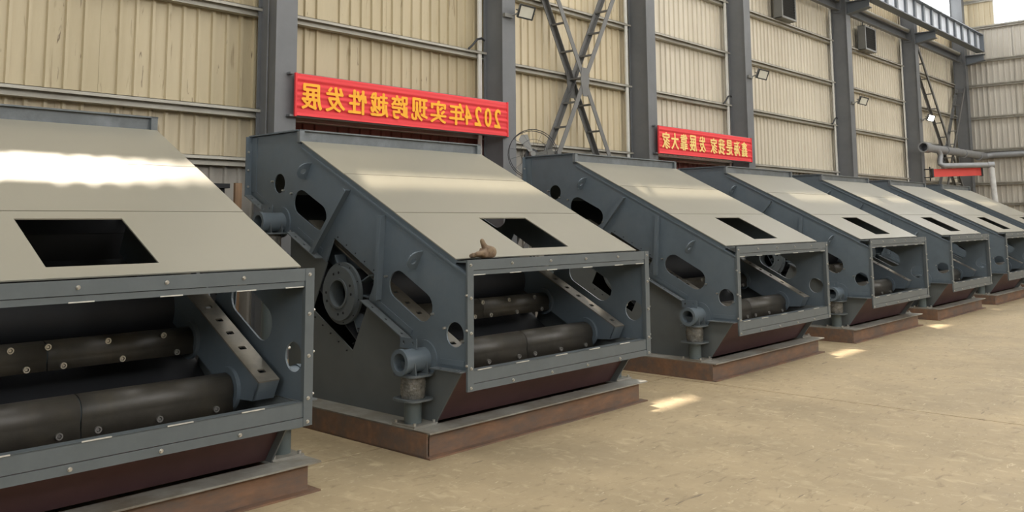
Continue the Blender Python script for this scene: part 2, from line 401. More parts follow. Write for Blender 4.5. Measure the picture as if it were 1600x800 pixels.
for k in range(3, 6):
    st = tag(empty('strut_beam', ((COLS[k]+COLS[k+1])/2, 9.42, 7.40)), ['pale horizontal strut at the top edge above the bay right of the short banner', 'pale horizontal strut above the black box fan under the crane beam', 'pale horizontal strut above the far crossed brace'][k-3], 'strut', 'struts between columns')
    h = (COLS[k+1]-COLS[k])/2-.15
    MB().box(-h, h, -.06, .06, 0, .014).box(-h, h, .05, .06, .014, .23).box(-h, h, -.06, .06, .23, .244).build('channel', 'column_paint', st)
    MB().cyl((-h, -.02, .32), (h, -.02, .32), .065, n=14).build('tube', 'girt', st)
    for sx in (-1, 1): MB().box(sx*h-.01, sx*h+.01, -.1, .1, -.06, .42).build('end_plate', 'column_paint', st)

# crossed ladder braces
def ladder(parent, p, q, step, first):
    """two angle chords one behind the other, joined by rungs along Y; p,q = (x,z)"""
    for yy in (9.25, 9.56):
        MB().beam((p[0], yy, p[1]), (q[0], yy, q[1]), .095, .012).build('chord', 'brace_paint', parent)
        d = Vector((q[0]-p[0], 0, q[1]-p[1])).normalized(); nn = Vector((-d.z, 0, d.x))*(.045)
        yy2 = yy+(.035 if yy < 9.4 else -.035)
        MB().beam(Vector((p[0], yy2, p[1]))+nn, Vector((q[0], yy2, q[1]))+nn, .01, .07).build('chord_flange', 'brace_paint', parent)
    L = math.hypot(q[0]-p[0], q[1]-p[1]); t = first
    while t < L:
        x = p[0]+(q[0]-p[0])*t/L; z = p[1]+(q[1]-p[1])*t/L
        MB().beam((x, 9.25, z), (x, 9.56, z), .045, .03, (0, 0, 1)).build('rung', 'brace_paint', parent); t += step
lab = ['large crossed ladder brace on the wall between the two red banners', 'far crossed ladder brace in the last bay behind the grey pipes']
for k, pq in enumerate(((((10.15, 7.45), (13.83, .56)), ((13.83, 7.42), (10.15, .80))), (((29.70, 7.36), (34.80, 1.73)), ((34.80, 6.42), (30.9, 1.1))))):
    e = tag(empty('crossed_brace'), lab[k], 'brace', 'crossed ladder braces on the back wall')
    for p, q in pq: ladder(e, p, q, (.51, .62)[k], .22)
    cx_, cz = ((11.96, 4.06), (32.45, 4.3))[k]
    for yy in (9.235, 9.54): MB().prism([(-.09, .22), (.09, .22), (.12, 0), (.06, -.28), (-.06, -.28), (-.12, 0)], [], (cx_, yy, cz), X_, Z_, (0, .012, 0)).build('gusset', 'brace_paint', e)

# ------------------------------------------------------------------ machine
SL = Vector((0, .8944, .4472)); SN = Vector((0, -.4472, .8944))
def bolt_mesh(axis, r=.0075, h=.012, name='bolt'):
    a = Vector(axis); return MB().cyl((0, 0, 0), a*.004, r*1.5, n=10).cyl(a*.004, a*h, r, n=6).mesh(name, 'bolt_steel')
BOLT_F, BOLT_L, BOLT_R = bolt_mesh((0, -1, 0)), bolt_mesh((-1, 0, 0), .007, .012), bolt_mesh((1, 0, 0), .007, .012)
RING_F = MB().cyl((0, .006, 0), (0, -.008, 0), .018, n=16, inner=.011).cyl((0, .006, 0), (0, -.002, 0), .008, n=6).mesh('bolt', 'bolt_steel')

def spring_mount(root, mirror, yc, zp, zfoot, wrap=True):
    s = root
    def P(mb, name, m, par=None): return mb.build(name, m, par or s, mirror)
    stub = P(MB().cyl((-1.34, yc, zp), (-1.09, yc, zp), .085, n=28, inner=.062), 'pipe_stub', 'side_paint')
    P(MB().cyl((-1.345, yc, zp), (-1.315, yc, zp), .093, n=28, inner=.064), 'pipe_lip', 'side_paint', stub)
    P(MB().cyl((-1.114, yc, zp), (-1.10, yc, zp), .135, n=32), 'wall_flange', 'side_paint', stub)
    cx = -1.215
    for dx in (-.06, .05): P(MB().prism([(-.085, -.005), (-.1, -.088), (.1, -.088), (.085, -.005)], [], (cx+dx, yc, zp), Y_, Z_, (.008, 0, 0)), 'gusset', 'frame_paint', stub)
    zt = zp-.088
    P(MB().prism(rrect(-.115, .115, -.13, .13, .07), [], (cx, yc, zt-.014), X_, Y_, (0, 0, .014)), 'upper_seat', 'frame_paint')
    n = 40; R = .088; m = MB(); H = .155; V = []; rows = 9
    for j in range(rows):
        for i in range(n):
            a = 2*math.pi*i/n; r = R*(1+.035*math.sin(a*7+j*2.1)*math.sin(j*1.7+a*3)+random.uniform(-.02, .02))*(.97+.05*math.sin(math.pi*j/(rows-1)))
            V.append((cx+r*math.cos(a), yc+r*math.sin(a), zt-.014-H+H*j/(rows-1)))
    m.add(V, [(j*n+i, j*n+(i+1) % n, (j+1)*n+(i+1) % n, (j+1)*n+i) for j in range(rows-1) for i in range(n)], True)
    P(m, 'wrapped_spring', 'spring_wrap')
    zl = zt-.014-H
    P(MB().prism(rrect(-.115, .115, -.13, .13, .07), [], (cx, yc, zl-.014), X_, Y_, (0, 0, .014)), 'lower_seat', 'frame_paint')
    P(MB().cyl((cx, yc, zfoot+.012), (cx, yc, zl-.014), .062, n=24), 'post', 'teal_post')
    fp = P(MB().box(cx-.09, cx+.13, yc-.12, yc+.12, zfoot, zfoot+.012), 'foot_plate', 'flange_grey')
    for dx, dy in ((-.07, -.1), (.11, -.1), (-.07, .1), (.11, .1)): P(MB().cyl((cx+dx, yc+dy, zfoot+.012), (cx+dx, yc+dy, zfoot+.03), .012, n=6), 'foot_bolt', 'bolt_steel', fp)

def make_machine():
    root = empty('vibrating_screen', (0, 0, 0))
    H = .178
    side_holes = [circle(2.238, 1.964, .087, 28), stadium((1.632, 1.66), (1.90, 1.79), .107), stadium((.32, .993), (.597, 1.14), .107), circle(-.023, .82, .088, 28)]
    side_poly = [(-.15, .575), (.16, .575), (.436, .763), (.951, 1.014), (.86, 1.197), (1.414, 1.49), (1.514, 1.289), (2.70, 1.867), (2.71, 2.412), (1.92, 2.422), (1.915, 2.283), (-.15, 1.241)]
    low_poly = [(-.09, .57), (.16, .57), (.436, .757), (.951, 1.008), (1.156, .602), (1.71, .895), (1.514, 1.283), (2.05, 1.545), (2.05, H), (.19, H)]
    for mir in (False, True):
        sp = MB().prism(side_poly, side_holes, (-1.10, 0, 0), Y_, Z_, (.012, 0, 0)).build('side_plate', 'side_paint', root, mir)
        P = lambda mb, n, m='side_paint', par=sp: mb.build(n, m, par, mir)
        # raked edge flange, top flange, back flange
        P(MB().prism([(0, 0), (2.31, 0), (2.31, .012), (0, .012)], [], (-1.115, -.15, 1.233), SL, SN, (.12, 0, 0)), 'rake_flange')
        P(MB().box(-1.13, -1.0, 1.92, 2.725, 2.412, 2.424), 'top_flange')
        P(MB().box(-1.165, -1.10, 2.70, 2.712, 1.86, 2.41), 'back_flange')
        P(MB().box(-1.108, -1.10, 2.615, 2.70, 1.90, 2.40), 'back_strip')
        for z in (1.95, 2.1, 2.27): o = link('bolt', BOLT_F, sp, ((-1.14 if not mir else 1.14), 2.70, z))
        # stiffeners standing out of the plate
        for (a, b_) in (((1.202, 1.875), (1.66, 1.36)), ((.752, 1.665), (.80, 1.02))):
            d = Vector((0, b_[0]-a[0], b_[1]-a[1])); L = d.length; d.normalize(); n_ = Vector((0, -d.z, d.y))
            P(MB().prism([(0, -.005), (L, -.005), (L, .005), (0, .005)], [], (-1.16, a[0], a[1]), d, n_, (.06, 0, 0)), 'stiffener')
            P(MB().prism([(0, -.02), (L, -.02), (L, .02), (0, .02)], [], (-1.165, a[0], a[1]), d, n_, (.006, 0, 0)), 'stiffener_cap')
        # lifting lugs: half-round eye plates square to the side
        for (a, b_) in (((1.75, 2.12), (1.83, 1.985)), ((.315, 1.395), (.395, 1.26))):
            d = Vector((0, b_[0]-a[0], b_[1]-a[1])); L = d.length; d.normalize(); w_ = Vector((0, -d.z, d.y))*.012
            out = [(0, 0)]+[(L*.5-L*.5*math.cos(math.pi*i/12), .115*math.sin(math.pi*i/12)**.75) for i in range(1, 12)]+[(L, 0)]
            P(MB().prism(out, [circle(L*.52, .055, .027, 14)], (-1.10, a[0], a[1]), d, (-1, 0, 0), w_), 'lifting_lug')
        # edge angles with bolt holes along the lower edge
        for (a, b_) in (((2.70, 1.867), (2.33, 1.687)), ((2.0, 1.53), (1.57, 1.318)), ((.965, 1.006), (.43, .745)), ((.165, .575), (-.148, .575))):
            d = Vector((0, b_[0]-a[0], b_[1]-a[1])); L = d.length; d.normalize(); n_ = Vector((0, d.z, -d.y)) if d.y < 0 else Vector((0, -d.z, d.y))
            holes = [rrect(t*L-.012, t*L+.012, .03, .048, .006, 2) for t in ((.25, .8) if L < .4 else (.2, .5, .85))]
            P(MB().prism([(0, 0), (L, 0), (L, .075), (0, .075)], holes, (-1.10, a[0], a[1]), d, (-1, 0, 0), n_*.008), 'edge_angle', 'rail_paint')
            P(MB().prism([(.04, .03), (L-.03, .03), (L-.03, .07), (.04, .07)], [], (-1.106, a[0], a[1]), d, n_, (.006, 0, 0)), 'edge_leg')
        # small bracket over each support pipe
        for (yb, zb) in ((.36, .705), (2.27, 1.70)):
            P(MB().prism([(-.11, 0), (.07, 0), (.07, .075), (-.11, .075)], [circle(-.07, .04, .012, 8), circle(.03, .04, .012, 8)], (-1.22, yb, zb), Y_, Z_, (.008, 0, 0)), 'hanger_plate')
        # little pins beside the openings
        for (yy, zz) in ((2.335, 1.985), (2.16, 1.90), (2.03, 1.87), (1.52, 1.60), (.73, 1.20), (.20, .95), (.075, .86), (-.11, .78)):
            P(MB().cyl((-1.125, yy, zz), (-1.10, yy, zz), .009, n=8), 'pin', 'bolt_steel')
        lp = MB().prism(low_poly, [], (-1.094, 0, 0), Y_, Z_, (.012, 0, 0)).build('lower_plate', 'lower_paint', root, mir)
        for i in range(5):
            for (a, b_) in (((.83, 1.21), (1.42, 1.525)), ((.875, 1.2), (1.17, .6)), ((1.17, .57), (1.72, .86))):
                t = (i+.5)/5; P(MB().cyl((-1.104, a[0]+(b_[0]-a[0])*t, a[1]+(b_[1]-a[1])*t), (-1.09, a[0]+(b_[0]-a[0])*t, a[1]+(b_[1]-a[1])*t), .006, n=6), 'rivet', 'dark_void', lp)
        # bearing housing in the diamond opening
        yc, zc = 1.285, 1.046
        hb = MB().cyl((-1.115, yc, zc), (-1.09, yc, zc), .248, n=48, inner=.11).build('bearing_housing', 'frame_paint', root, mir)
        P(MB().cyl((-1.145, yc, zc), (-1.115, yc, zc), .215, n=48, inner=.112), 'housing_ring', 'frame_paint', hb)
        P(MB().cyl((-1.155, yc, zc), (-1.02, yc, zc), .122, n=40, inner=.105), 'bore_sleeve', 'frame_paint', hb)
        for i in range(8):
            a = math.radians(-12+90*(i//2)+(24 if i % 2 else 0)+78)
            P(MB().cyl((-1.147, yc+.165*math.cos(a), zc+.165*math.sin(a)), (-1.12, yc+.165*math.cos(a), zc+.165*math.sin(a)), .011, n=10), 'bolt_hole', 'dark_void', hb)
        for i in range(10):
            a = math.radians(36*i+10); P(MB().cyl((-1.118, yc+.232*math.cos(a), zc+.232*math.sin(a)), (-1.11, yc+.232*math.cos(a), zc+.232*math.sin(a)), .006, n=8), 'rivet', 'dark_void', hb)
        for (dy, dz) in ((-.3, .15), (.16, .3), (-.16, -.3), (-.31, -.02)):
            P(MB().beam((-1.02, yc, zc), (-1.02, yc+dy, zc+dz), .012, .1, X_), 'web_rib', 'side_paint', hb)
        # roof lip
        MB().prism([(0, -.045), (2.17, -.045), (2.17, -.002), (0, -.002)], [], (-1.098, -.042, 1.343), SL, SN, (.006, 0, 0)).build('roof_lip', 'side_paint', root, mir)
        # inner deck rail: slotted top plate, deep web, nose
        d = Vector((0, 1, .52)).normalized(); n_ = Vector((0, -d.z, d.y))
        sl = [rrect(t, t+.035, .045, .092, .006, 2) for t in (.08, .33, .50, .65, .81, 1.05, 1.3, 1.55)]
        dr = MB().prism([(0, 0), (2.05, 0), (2.05, .14), (0, .14)], sl, (-1.04, .05, .682), d, X_, n_*.01).build('deck_rail', 'wear_steel', root, mir)
        P(MB().prism([(0, 0), (2.05, 0), (2.05, -.25), (.22, -.25), (0, -.12)], [], (-.912, .05, .682), d, n_, (.012, 0, 0)), 'rail_web', 'side_paint', dr)
        P(MB().prism([(-1.04, 0), (-.90, 0), (-.90, -.12), (-1.04, -.12)], [], (0, .05, .682), X_, n_, d*.01), 'rail_nose', 'side_paint', dr)
        spring_mount_root = MB().box(-1.31, -1.1, .17, .41, H, H+.004).build('spring_mount', 'flange_grey', root, mir)
        spring_mount(spring_mount_root, mir, .29, .625, H+.004)
        spring_mount_root = MB().box(-1.31, -1.1, 2.06, 2.30, H, H+.004).build('spring_mount', 'flange_grey', root, mir)
        spring_mount(spring_mount_root, mir, 2.18, 1.62, H+.004)
    # discharge frame of four bolted bars
    fz0, fz1, fx = .445, 1.343, 1.122; y0, y1 = -.170, -.156
    t = MB().box(-fx, fx, y0, y1, 1.272, fz1).build('frame_bar', 'frame_paint', root)
    for x in (-1.09, -.66, -.22, .22, .66, 1.09): link('bolt', BOLT_F, t, (x, y0, 1.308))
    b = MB().box(-fx, fx, y0, y1, fz0, .492).build('frame_bar', 'frame_paint', root)
    for x in (-1.09, -.66, -.22, .22, .66, 1.09): link('bolt', BOLT_F, b, (x, y0, .468))
    for sx in (-1, 1):
        v = MB().box(min(sx*fx, sx*1.062), max(sx*fx, sx*1.062), y0-.003, y1, fz0, fz1).build('frame_bar', 'frame_paint', root)
        for z in (.60, .84, 1.08): link('bolt', BOLT_F, v, (sx*1.09, y0-.003, z))
        for z in (.62, .86, 1.1): link('bolt', BOLT_L if sx < 0 else BOLT_R, v, (sx*fx, y0+.006, z))
        MB().box(min(sx*1.068, sx*1.10), max(sx*1.068, sx*1.10), y1, -.13, .575, 1.24).build('frame_return', 'frame_paint', root)
    MB().box(-1.062, 1.062, y0+.006, y1, 1.236, 1.268).box(-1.062, 1.062, y0+.006, -.10, 1.236, 1.242).build('inner_strip', 'frame_paint', root)
    MB().box(-1.062, 1.062, y0+.004, y1, .496, .582).box(-1.062, 1.062, y0+.004, -.10, .577, .583).build('inner_strip', 'frame_paint', root)
    m = MB()
    for x in (-1.0, -.62, -.2, .25, .68, .99): m.box(x-.06, x+.06, y0+.001, y0+.008, 1.235, 1.241)
    for x in (-.95, -.55, -.1, .32, .74): m.box(x-.07, x+.07, y0-.001, y0+.008, .580, .586)
    w = m.build('weld_beads', 'weld', root); w['kind'] = 'stuff'
    MB().box(-1.1, 1.1, y1, -.03, 1.322, 1.334).build('frame_top', 'frame_paint', root)
    # roof panels
    O = Vector((0, -.042, 1.343)); W = SN*.008
    hole = [(-.29, .112), (.283, .112), (.283, .655), (-.29, .655)]
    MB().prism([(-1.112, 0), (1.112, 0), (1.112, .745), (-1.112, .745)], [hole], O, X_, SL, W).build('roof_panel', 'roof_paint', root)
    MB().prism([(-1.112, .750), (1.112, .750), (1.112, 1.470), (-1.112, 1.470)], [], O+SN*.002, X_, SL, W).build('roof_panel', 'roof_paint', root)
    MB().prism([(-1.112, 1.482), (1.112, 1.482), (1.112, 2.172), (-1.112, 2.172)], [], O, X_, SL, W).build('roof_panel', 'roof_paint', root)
    # head rail, top, back
    hr = MB().box(-1.08, 1.08, 1.935, 1.945, 2.315, 2.415).build('head_rail', 'rail_paint', root)
    MB().box(-1.12, 1.12, 1.905, 2.0, 2.412, 2.424).build('rail_top', 'rail_paint', hr)
    MB().box(-1.12, 1.12, 1.905, 1.945, 2.305, 2.317).build('rail_foot', 'rail_paint', hr)
    for sx in (-1, 1): MB().box(min(sx*1.12, sx*1.07), max(sx*1.12, sx*1.07), 1.905, 1.945, 2.305, 2.424).build('rail_post', 'rail_paint', hr)
    MB().box(-1.1, 1.1, 2.0, 2.71, 2.404, 2.412).build('top_cover', 'side_paint', root)
    MB().box(-1.09, 1.09, 2.69, 2.70, 1.87, 2.404).build('back_plate', 'side_paint', root)
    # hopper
    d = Vector((0, .19+.09, H-.57)); L = d.length*.93; d.normalize()
    hp = MB().prism([(-1.08, 0), (1.08, 0), (1.08, L), (-1.08, L)], [], (0, -.012, .545), X_, d, Vector((0, .008, .006))).build('hopper_plate', 'hopper_red', root)
    MB().prism([(-1.08, 0), (1.08, 0), (1.08, 1), (-1.08, 1)], [], (0, .45, .185), X_, Vector((0, 1.6, 1.17)), (0, -.006, .008)).build('hopper_back', 'shaded_inner', root)
    MB().box(-1.08, 1.08, 2.035, 2.045, H, 1.54).build('rear_wall', 'shaded_inner', root)
    MB().prism([(-1.08, 0), (1.08, 0), (1.08, 1), (-1.08, 1)], [], (0, 2.04, 1.54), X_, Vector((0, .655, .335)), (0, -.004, .008)).build('feed_floor', 'shaded_inner', root)
    # cross tubes with rubber covers
    for (yc, zc, r, flap) in ((.37, .615, .098, 1), (.86, .865, .085, 2)):
        ct = MB().cyl((-.9, yc, zc), (.9, yc, zc), r-.012, n=24).build('cross_tube', 'side_paint', root)
        for sx in (-1, 1): MB().cyl((sx*.9, yc, zc), (sx*.875, yc, zc), r+.035, n=28, inner=r).build('end_ring', 'side_paint', ct)
        for (xa, xb) in ((-.87, -.004), (.004, .87)):
            prof = []
            for i in range(15):
                a = math.radians(-35+i*(215/14)); prof.append((r*math.cos(a+math.pi/2+math.radians(0)), r*math.sin(a+math.pi/2)))
            prof = [(r*math.cos(math.radians(t)), r*math.sin(math.radians(t))) for t in range(20, 201, 12)]   # back over the top to the front
            prof.append((-r-.004, -.115 if flap == 1 else -.075))
            th = .008; outp = prof; inp = [(p[0]*(1-th/r), p[1]*(1-th/r)) for p in prof[:-1]]+[(prof[-1][0]+th, prof[-1][1])]
            poly = outp+inp[::-1]
            mb = MB(); n = len(outp); V = []
            for xx in (xa, xb): V += [(xx, yc+p[0], zc+p[1]) for p in outp]+[(xx, yc+p[0], zc+p[1]) for p in inp]
            fs = []
            for i in range(n-1):
                fs += [(i, i+1, 2*n+i+1, 2*n+i), (n+i, 3*n+i, 3*n+i+1, n+i+1), (i, n+i, n+i+1, i+1), (2*n+i, 2*n+i+1, 3*n+i+1, 3*n+i)]
            fs += [(0, 2*n, 3*n, n), (n-1, 2*n-1, 4*n-1, 3*n-1)]
            mb.add(V, fs, True)
            cv = mb.build('rubber_cover', 'rubber', ct)
        yb = yc-r-.005
        for x in (-.80, -.46, -.11, .085, .42, .76):
            link('bolt', RING_F, ct, (x, yb, zc-(.085 if flap == 1 else .055)))
            if flap == 2: link('bolt', RING_F, ct, (x-.08, yc-.068, zc+.055))
    MB().cyl((-1.09, 1.285, 1.046), (1.09, 1.285, 1.046), .19, n=36, inner=.18).build('exciter_tube', 'shaded_inner', root)
    # base frame: channels, web faces outwards at the sides, open side forward at the front
    bf = MB().box(-1.27, 1.255, .055, .063, .011, H-.011).build('base_frame', 'rust', root)
    MB().box(-1.312, 1.312, 0, .19, H-.011, H).build('top_flange', 'flange_grey', bf)
    MB().box(-1.312, 1.312, 0, .12, 0, .011).build('bottom_flange', 'rust', bf)
    for sx in (-1, 1):
        wx = 1.307 if sx < 0 else 1.24
        MB().box(sx*wx-.005, sx*wx+.005, .035 if sx < 0 else .2, 2.75, .004, H-.004).build('side_web', 'rust', bf)
        MB().box(min(sx*1.312, sx*1.07), max(sx*1.312, sx*1.07), .19, 2.75, H-.011, H).build('side_flange', 'flange_grey', bf)
        MB().box(min(sx*1.312, sx*1.20), max(sx*1.312, sx*1.20), .12, 2.75, 0, .011).build('side_foot', 'rust', bf)
    MB().box(-1.3, 1.3, 2.70, 2.75, .011, H-.011).build('back_channel', 'rust', bf)
    return root

def copy_tree(o, parent=None):
    c = o.copy(); C.objects.link(c)
    if parent is not None: c.parent = parent
    for ch in o.children: copy_tree(ch, c)
    return c
YB = 4.57
MX = [1.935, 5.445, 9.285, 12.9, 16.33, 19.72, 23.15]
MLAB = ['grey vibrating screen nearest the camera, cut off by the left edge of the photo',
        'grey vibrating screen with a work glove on its frame, under the long red banner',
        'grey vibrating screen third in the row, in front of the crossed ladder brace',
        'grey vibrating screen fourth in the row, its top rail under the short red banner',
        'grey vibrating screen fifth in the row, between the fourth and the sixth',
        'grey vibrating screen sixth in the row, its open front cut by the right edge',
        'grey vibrating screen farthest in the row, only its sloped roof and head rail showing']
proto = make_machine()
for k, x in enumerate(MX):
    o = proto if k == 0 else copy_tree(proto)
    o.location = (x, YB, 0)
    tag(o, MLAB[k], 'machine', 'vibrating screens in a row')

# ------------------------------------------------------------------ banners (the photograph shows them mirrored)
def wave(z, x, amp=.006):
    return amp*math.sin(z*55+.6*math.sin(x*1.3))+amp*.7*math.sin(z*97+x*.7)
def banner(name, label, x0, x1, z0, z1, chars, mat_l, y=9.10, sag=0.):
    r = tag(empty(name, ((x0+x1)/2, y, (z0+z1)/2)), label, 'banner', 'red slogan banners')
    w, h = (x1-x0)/2, (z1-z0)/2; nx, nz = 40, 44; m = MB(); V = []
    for off in (0, .004):
        for j in range(nz+1):
            for i in range(nx+1):
                xx = -w+2*w*i/nx; zz = -h+2*h*j/nz; V.append((xx, wave(zz, xx)+off, zz))
    K = (nx+1)*(nz+1); fs = []
    for j in range(nz):
        for i in range(nx):
            a = j*(nx+1)+i; q = (a, a+1, a+nx+2, a+nx+1); fs.append(q); fs.append(tuple(K+t for t in reversed(q)))
    m.add(V, fs, True); m.build('cloth', 'cloth_red', r)
    for sx in (-1, 1): MB().box(sx*w-.012, sx*w+.012, -.01, .02, -h-.01, h+.005).build('edge_batten', 'cloth_red', r)
    MB().cyl((-w-.03, .03, -h-.005), (w+.03, .03, -h-.005), .012, n=8).build('bottom_rod', 'white_paint', r)
    MB().cyl((-w-.03, .03, h), (w+.03, .03, h), .012, n=8).build('top_rod', 'column_paint', r)
    for sx in (-1, 1):
        for zz in (-h, h): MB().box(sx*(w+.04)-.03, sx*(w+.04)+.03, .02, .099, zz-.012, zz+.012).build('hook', 'column_paint', r)
    for ch, xc, cw, zt, zb in chars:
        cu = bpy.data.curves.new('glyph', 'FONT'); cu.body = ch; cu.size = 1; cu.offset = 0; cu.extrude = 0; cu.resolution_u = 3
        ob = bpy.data.objects.new('glyph', cu); C.objects.link(ob)
        dg = bpy.context.evaluated_depsgraph_get(); me = bpy.data.meshes.new_from_object(ob.evaluated_get(dg))
        bpy.data.objects.remove(ob); bpy.data.curves.remove(cu)
        if not me.vertices: continue
        vx = [v.co.x for v in me.vertices]; vy = [v.co.y for v in me.vertices]
        ax, bx, ay, by = min(vx), max(vx), min(vy), max(vy)
        bm = bmesh.new()
        for dx_, dy_ in ((-.032, 0), (-.012, .008), (.032, 0), (.012, -.006), (0, -.018), (0, .018)):
            k0 = len(bm.verts); bm.from_mesh(me); bm.verts.ensure_lookup_table()
            for v in bm.verts[k0:]: v.co.x += dx_; v.co.y += dy_; v.co.z = (dx_*40+dy_*70)*.0008
        bm.to_mesh(me); bm.free()
        vx = [v.co.x for v in me.vertices]; vy = [v.co.y for v in me.vertices]
        ax, bx, ay, by = min(vx), max(vx), min(vy), max(vy)
        for v in me.vertices:   # mirrored: text runs from right to left
            X = (xc+cw/2)-(v.co.x-ax)/(bx-ax)*cw-(x0+x1)/2; Z = zb+(v.co.y-ay)/(by-ay)*(zt-zb)-(z0+z1)/2
            v.co = (X, -.018+v.co.z, Z)
        bm = bmesh.new(); bm.from_mesh(me); bmesh.ops.triangulate(bm, faces=bm.faces); bm.to_mesh(me); bm.free()
        me.name = 'character'; me.materials.clear(); me.materials.append(MATS[mat_l]); link('character', me, r)
    return r
def row(txt, xs, w, zt, zb): return [(c, x, (w if ord(c) > 255 else w*.48), zt, zb) for c, x in zip(txt, xs)]
banner('slogan_banner', 'long red cloth banner with mirrored yellow slogan starting with 2024', 6.01, 9.815, 2.925, 3.447,
       row('展发性越跨现实年', [6.231, 6.586, 6.935, 7.295, 7.645, 7.999, 8.356, 8.717], .305, 3.335, 3.01)+row('4202', [8.95, 9.154, 9.365, 9.572], .31, 3.322, 3.03), 'letter_gold')
banner('slogan_banner', 'short red cloth banner with small pale yellow mirrored slogan, farther along the wall', 14.03, 17.72, 2.893, 3.415,
       row('家大靠展发家我是海鑫', [14.252, 14.569, 14.894, 15.242, 15.599, 16.047, 16.375, 16.7, 17.033, 17.361], .27, 3.31, 2.985), 'letter_pale')

# ------------------------------------------------------------------ floodlights
def floodlight(x, z, label, lit=False):
    r = tag(empty('floodlight', (x, 9.2, z)), label, 'lamp', 'floodlights on the columns')
    MB().box(-.17, .02, -.05, -.0, -.03, .03).build('bracket', 'lamp_grey', r)
    U = Vector((.75, -.55, -.2)).normalized(); Wd = Vector((-.50, -.75, -.35)).normalized(); V_ = Wd.cross(U).normalized(); U = V_.cross(Wd).normalized()
    O = Vector((.12, -.24, .05))
    MB().prism(rrect(-.13, .13, -.11, .11, .01, 2), [], O, U, V_, -Wd*.06).build('housing', 'lamp_grey', r)
    MB().prism(rrect(-.13, .13, -.11, .11, .01, 2), [rrect(-.108, .108, -.085, .088, .005, 2)], O, U, V_, Wd*.012).build('bezel', 'black_metal', r)
    MB().prism(rrect(-.108, .108, -.085, .088, .005, 2), [], O, U, V_, Wd*.004).build('lens', 'lamp_glow' if lit else 'glass_off', r)
    MB().tube([O+U*.14-Wd*.02, O+U*.14-Wd*.12, O-Wd*.15, O-U*.14-Wd*.12, O-U*.14-Wd*.02], .01, 8).build('yoke', 'lamp_grey', r)
    MB().tube([O-Wd*.12, Vector((-.04, -.02, 0))], .014, 8).build('arm', 'lamp_grey', r)
floodlight(10.0, 4.85, 'grey floodlight on the column beside the crossed brace, near the top edge')
floodlight(18.0, 4.82, 'unlit grey floodlight above the far end of the short red banner')
floodlight(23.92, 4.80, 'unlit grey floodlight on the column under the crane beam bracket')
floodlight(29.62, 4.80, 'floodlight that is switched on, glaring white beside the far column', True)

# ------------------------------------------------------------------ wall box fans, cables, pedestal fan
def box_fan(x, z, w, h, label):
    r = tag(empty('exhaust_fan', (x, 9.58, z)), label, 'fan', 'black box fans on the wall')
    MB().box(-w/2, -w/2+.015, -.20, 0, -h/2, h/2).build('side_panel', 'white_paint', r)
    MB().box(w/2-.015, w/2, -.20, 0, -h/2, h/2).build('side_panel', 'white_paint', r)
    MB().box(-w/2, w/2, -.20, 0, h/2-.015, h/2).build('top_panel', 'white_paint', r)
    MB().box(-w/2, w/2, -.20, 0, -h/2, -h/2+.015).build('bottom_panel', 'white_paint', r)
    MB().prism([(-w/2, -h/2), (w/2, -h/2), (w/2, h/2), (-w/2, h/2)], [[(-w/2+.05, -h/2+.05), (w/2-.05, -h/2+.05), (w/2-.05, h/2-.05), (-w/2+.05, h/2-.05)]], (0, -.22, 0), X_, Z_, (0, .02, 0)).build('front_frame', 'lamp_grey', r)
    n = 9
    for i in range(n):
        zz = -h/2+.05+(h-.1)*(i+.5)/n; MB().beam((-w/2+.05, -.19, zz), (w/2-.05, -.19, zz), .06, .008, (0, 1, .8)).build('louvre', 'black_metal', r)
    MB().box(-w/2+.02, w/2-.02, -.15, -.14, -h/2+.02, h/2-.02).build('grille_back', 'dark_void', r)
    for sx in (-1, 1): MB().cyl((sx*w*.35, -.1, h/2), (sx*w*.35, -.1, 7.40-z), .015, n=8).build('hanger_rod', 'black_metal', r)
box_fan(25.95, 6.93, .85, .72, 'black box fan hung on the wall beneath the crane beam')
box_fan(20.5, 6.96, .80, .72, 'black box fan on the wall cut by the top edge of the photo')
for k, (x, z, lb) in enumerate(((9.70, 4.30, 'short black cable loop on the girt by the floodlit column near the long banner'), (17.65, 4.2, 'short black cable loop on the girt above the short red banner'), (23.55, 4.2, 'short black cable loop on the girt left of the crane beam column'))):
    tag(MB().tube([(x-.28, 9.55, z-.0), (x-.22, 9.53, z+.06), (x-.12, 9.52, z+.17), (x-.02, 9.52, z+.2), (x+.06, 9.54, z+.18)], .018, 8).build('cable_loop', 'black_metal'), lb, 'cable', 'cable loops by the columns')

fan = tag(empty('pedestal_fan', (9.70, 8.5, 0)), 'round wire-guard industrial fan behind the third machine, below the crossed brace', 'fan')
zc = 2.60; FD = Vector((-.62, -.75, .12)).normalized(); a = FD.orthogonal().normalized(); b = FD.cross(a); Cn = Vector((0, 0, zc))
ringpts = lambda r, off: [Cn+FD*off+a*r*math.cos(2*math.pi*i/36)+b*r*math.sin(2*math.pi*i/36) for i in range(37)]
for r, off in ((.36, .0), (.36, .10), (.2, .15)): MB().tube(ringpts(r, off), .003 if r < .35 else .006, 6).build('guard_ring', 'black_metal', fan)
for i in range(14):
    t = 2*math.pi*i/14; d = a*math.cos(t)+b*math.sin(t)
    MB().tube([Cn+d*.36, Cn+d*.36+FD*.10, Cn+d*.2+FD*.16, Cn+d*.07+FD*.18], .0018, 5).build('guard_wire', 'black_metal', fan)
MB().cyl(Cn-FD*.2, Cn-FD*.02, .10, n=20).build('motor', 'black_metal', fan)
MB().cyl(Cn+FD*.02, Cn+FD*.09, .055, .04, n=18).build('hub', 'lamp_grey', fan)
